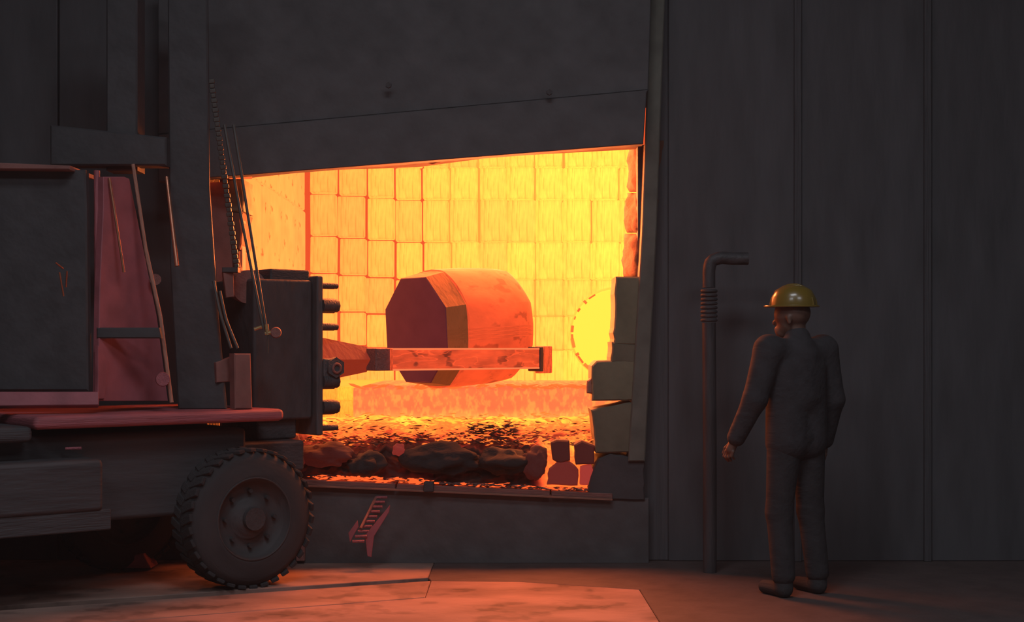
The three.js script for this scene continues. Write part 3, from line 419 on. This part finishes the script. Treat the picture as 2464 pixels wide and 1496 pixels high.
{
  // own axes: -z is where he looks, x his right, before turning by `turn`
  const w = tag(group('person', V(1.71, 0, 1.3), 0.52), 'worker in dark jacket and trousers with a yellow hard hat, watching the furnace', 'person');
  const sh = { l: V(-0.21, 1.47, 0), r: V(0.21, 1.47, 0) }, el = { l: V(-0.3, 1.18, -0.02), r: V(0.27, 1.17, 0.02) }, wr = { l: V(-0.36, 0.95, -0.12), r: V(0.28, 0.92, -0.06) };
  const hip = { l: V(-0.09, 0.94, 0), r: V(0.09, 0.94, 0) }, kn = { l: V(-0.115, 0.5, -0.02), r: V(0.12, 0.5, -0.01) }, an = { l: V(-0.125, 0.1, 0.03), r: V(0.14, 0.1, 0.03) };
  const HT = 0.55, hc = V(-0.01, 1.655, -0.015), turnH = (v) => v.applyAxisAngle(V(0, 1, 0), HT).add(hc), h = (x, y, z) => turnH(V(x, y, z));
  const head = [[h(0, 0.04, 0.015), h(0, 0.035, -0.03), 0.088, 0.085], [h(0, -0.04, -0.04), h(0, -0.075, -0.07), 0.06, 0.04], [h(0, 0.0, -0.095), h(0, -0.02, -0.115), 0.011, 0.015], [h(0.03, 0.02, -0.085), h(0.045, 0.018, -0.07), 0.012, 0.012], [h(-0.03, 0.02, -0.085), h(-0.045, 0.018, -0.07), 0.012, 0.012], [h(-0.012, -0.058, -0.1), h(0.012, -0.058, -0.1), 0.01, 0.01], [h(0.085, 0.01, 0.0), h(0.09, -0.02, 0.005), 0.014, 0.01], [h(-0.085, 0.01, 0.0), h(-0.09, -0.02, 0.005), 0.014, 0.01], [V(0, 1.46, 0.02), V(0, 1.6, 0.0), 0.06, 0.055]];
  const body = [[V(0, 1.35, 0), V(0, 1.0, 0), 0.085, 0.085], ...head];
  const hands = [];
  for (const s of ['l', 'r']) {
    body.push([sh[s], el[s], 0.048, 0.04], [el[s], wr[s], 0.04, 0.028], [hip[s], kn[s], 0.075, 0.05], [kn[s], an[s], 0.048, 0.035], [V(0, 1.4, 0), sh[s], 0.07, 0.05]);
    const d = wr[s].clone().sub(el[s]).normalize(), fw = V(0, -0.25, -0.97).normalize(), side = s === 'l' ? 1 : -1, base = wr[s].clone().addScaledVector(d, 0.05);
    hands.push([wr[s].clone().addScaledVector(d, 0.02), base.clone().addScaledVector(d, 0.03), 0.026, 0.03]);
    for (let i = 0; i < 4; i++) { const k0 = base.clone().addScaledVector(d, 0.045).add(V(0, 0.0, -0.033 + i * 0.022)), len = [0.07, 0.08, 0.075, 0.058][i], k1 = k0.clone().addScaledVector(d, len * 0.5).add(V(side * 0.006, 0, 0)), k2 = k1.clone().addScaledVector(d, len * 0.35).add(V(side * 0.03, 0, 0)); hands.push([k0, k1, 0.0095, 0.009], [k1, k2, 0.009, 0.0075]); }
    const t0 = base.clone().add(V(side * 0.008, 0.01, -0.03)), t1 = t0.clone().addScaledVector(d, 0.03).addScaledVector(fw, 0.028), t2 = t1.clone().addScaledVector(d, 0.035); hands.push([t0, t1, 0.012, 0.01], [t1, t2, 0.01, 0.008]);
  }
  const skin = solid(0.16, 0.085, 0.06, 0.55, { bumpScale: 0 });
  const lo = V(-0.5, 0.0, -0.35), hi = V(0.5, 1.8, 0.3);
  const headG = field(head, V(-0.17, 1.42, -0.2), V(0.17, 1.8, 0.16), 0.006, 0.03);
  const bodyG = field(body.filter((b) => !head.includes(b)).concat([head[8]]), lo, hi, 0.016, 0.04);
  const hl = field(hands.filter((b) => b[0].x < 0), V(-0.52, 0.7, -0.32), V(-0.26, 1.0, -0.02), 0.004, 0.012), hr = field(hands.filter((b) => b[0].x > 0), V(0.16, 0.7, -0.25), V(0.42, 0.97, 0.02), 0.004, 0.012);
  mesh('body', [bodyG, headG, hl, hr], skin, w);
  const cloth = solid(0.04, 0.038, 0.042, 0.9), cloth2 = solid(0.035, 0.033, 0.036, 0.9);
  const jb = [[V(0, 1.42, 0.01), V(0, 1.2, 0.0), 0.13, 0.15], [V(-0.07, 1.35, 0), V(-0.07, 0.92, 0), 0.125, 0.13], [V(0.07, 1.35, 0), V(0.07, 0.92, 0), 0.125, 0.13], [V(0, 1.5, 0.02), V(0, 1.54, 0.01), 0.085, 0.078]];
  for (const s of ['l', 'r']) jb.push([V(0, 1.44, 0), sh[s], 0.09, 0.085], [sh[s], el[s], 0.092, 0.072], [el[s], wr[s], 0.07, 0.055]);
  mesh('jacket', field(jb, V(-0.5, 0.75, -0.3), V(0.45, 1.65, 0.25), 0.013, 0.04), cloth, w);
  const tb = [[V(-0.05, 0.95, 0), V(0.05, 0.95, 0), 0.125, 0.125]];
  for (const s of ['l', 'r']) tb.push([hip[s], kn[s], 0.105, 0.08], [kn[s], an[s].clone().add(V(0, 0.03, 0)), 0.078, 0.07]);
  mesh('trousers', field(tb, V(-0.35, 0.05, -0.3), V(0.35, 1.1, 0.25), 0.014, 0.04), cloth2, w);
  for (const s of ['l', 'r']) mesh('boot', field([[an[s], an[s].clone().add(V(0, -0.04, 0)), 0.055, 0.055], [an[s].clone().add(V(0, -0.055, 0.01)), an[s].clone().add(V(0, -0.06, -0.17)), 0.045, 0.04]], V(an[s].x - 0.15, -0.02, -0.25), V(an[s].x + 0.15, 0.2, 0.15), 0.01, 0.03), M.rubber, w);
  const yellow = new THREE.MeshPhysicalMaterial({ color: new THREE.Color().setRGB(0.2, 0.13, 0.02), roughness: 0.3, clearcoat: 0.6, clearcoatRoughness: 0.15 });
  const hat = new THREE.Group(); hat.name = 'hard_hat'; hat.position.copy(hc).add(V(0, 0.075, 0)); hat.rotation.set(0, HT, 0); w.add(hat);
  const shell = new THREE.LatheGeometry([[0.122, 0], [0.123, 0.02], [0.117, 0.06], [0.098, 0.1], [0.06, 0.125], [0.0, 0.132]].map(([a, b]) => new THREE.Vector2(a, b)), 36).scale(0.95, 1, 1.12);
  mesh('hat_shell', shell, yellow, hat);
  const br = new THREE.Shape(); br.absellipse(0, 0.012, 0.128, 0.165, 0, Math.PI * 2); mesh('brim', new THREE.ExtrudeGeometry(br, { depth: 0.006, bevelEnabled: true, bevelSize: 0.004, bevelThickness: 0.003, bevelSegments: 2, curveSegments: 36 }).rotateX(-Math.PI / 2), yellow, hat);
  mesh('hat_ridge', [-0.03, 0, 0.03].map((x) => new THREE.TorusGeometry(0.122, 0.007, 6, 24, Math.PI).rotateY(Math.PI / 2).scale(1, 1.06 - Math.abs(x) * 1.2, 1.08).translate(x, 0.005, 0)), yellow, hat);
}

renderer.render(scene, camera);
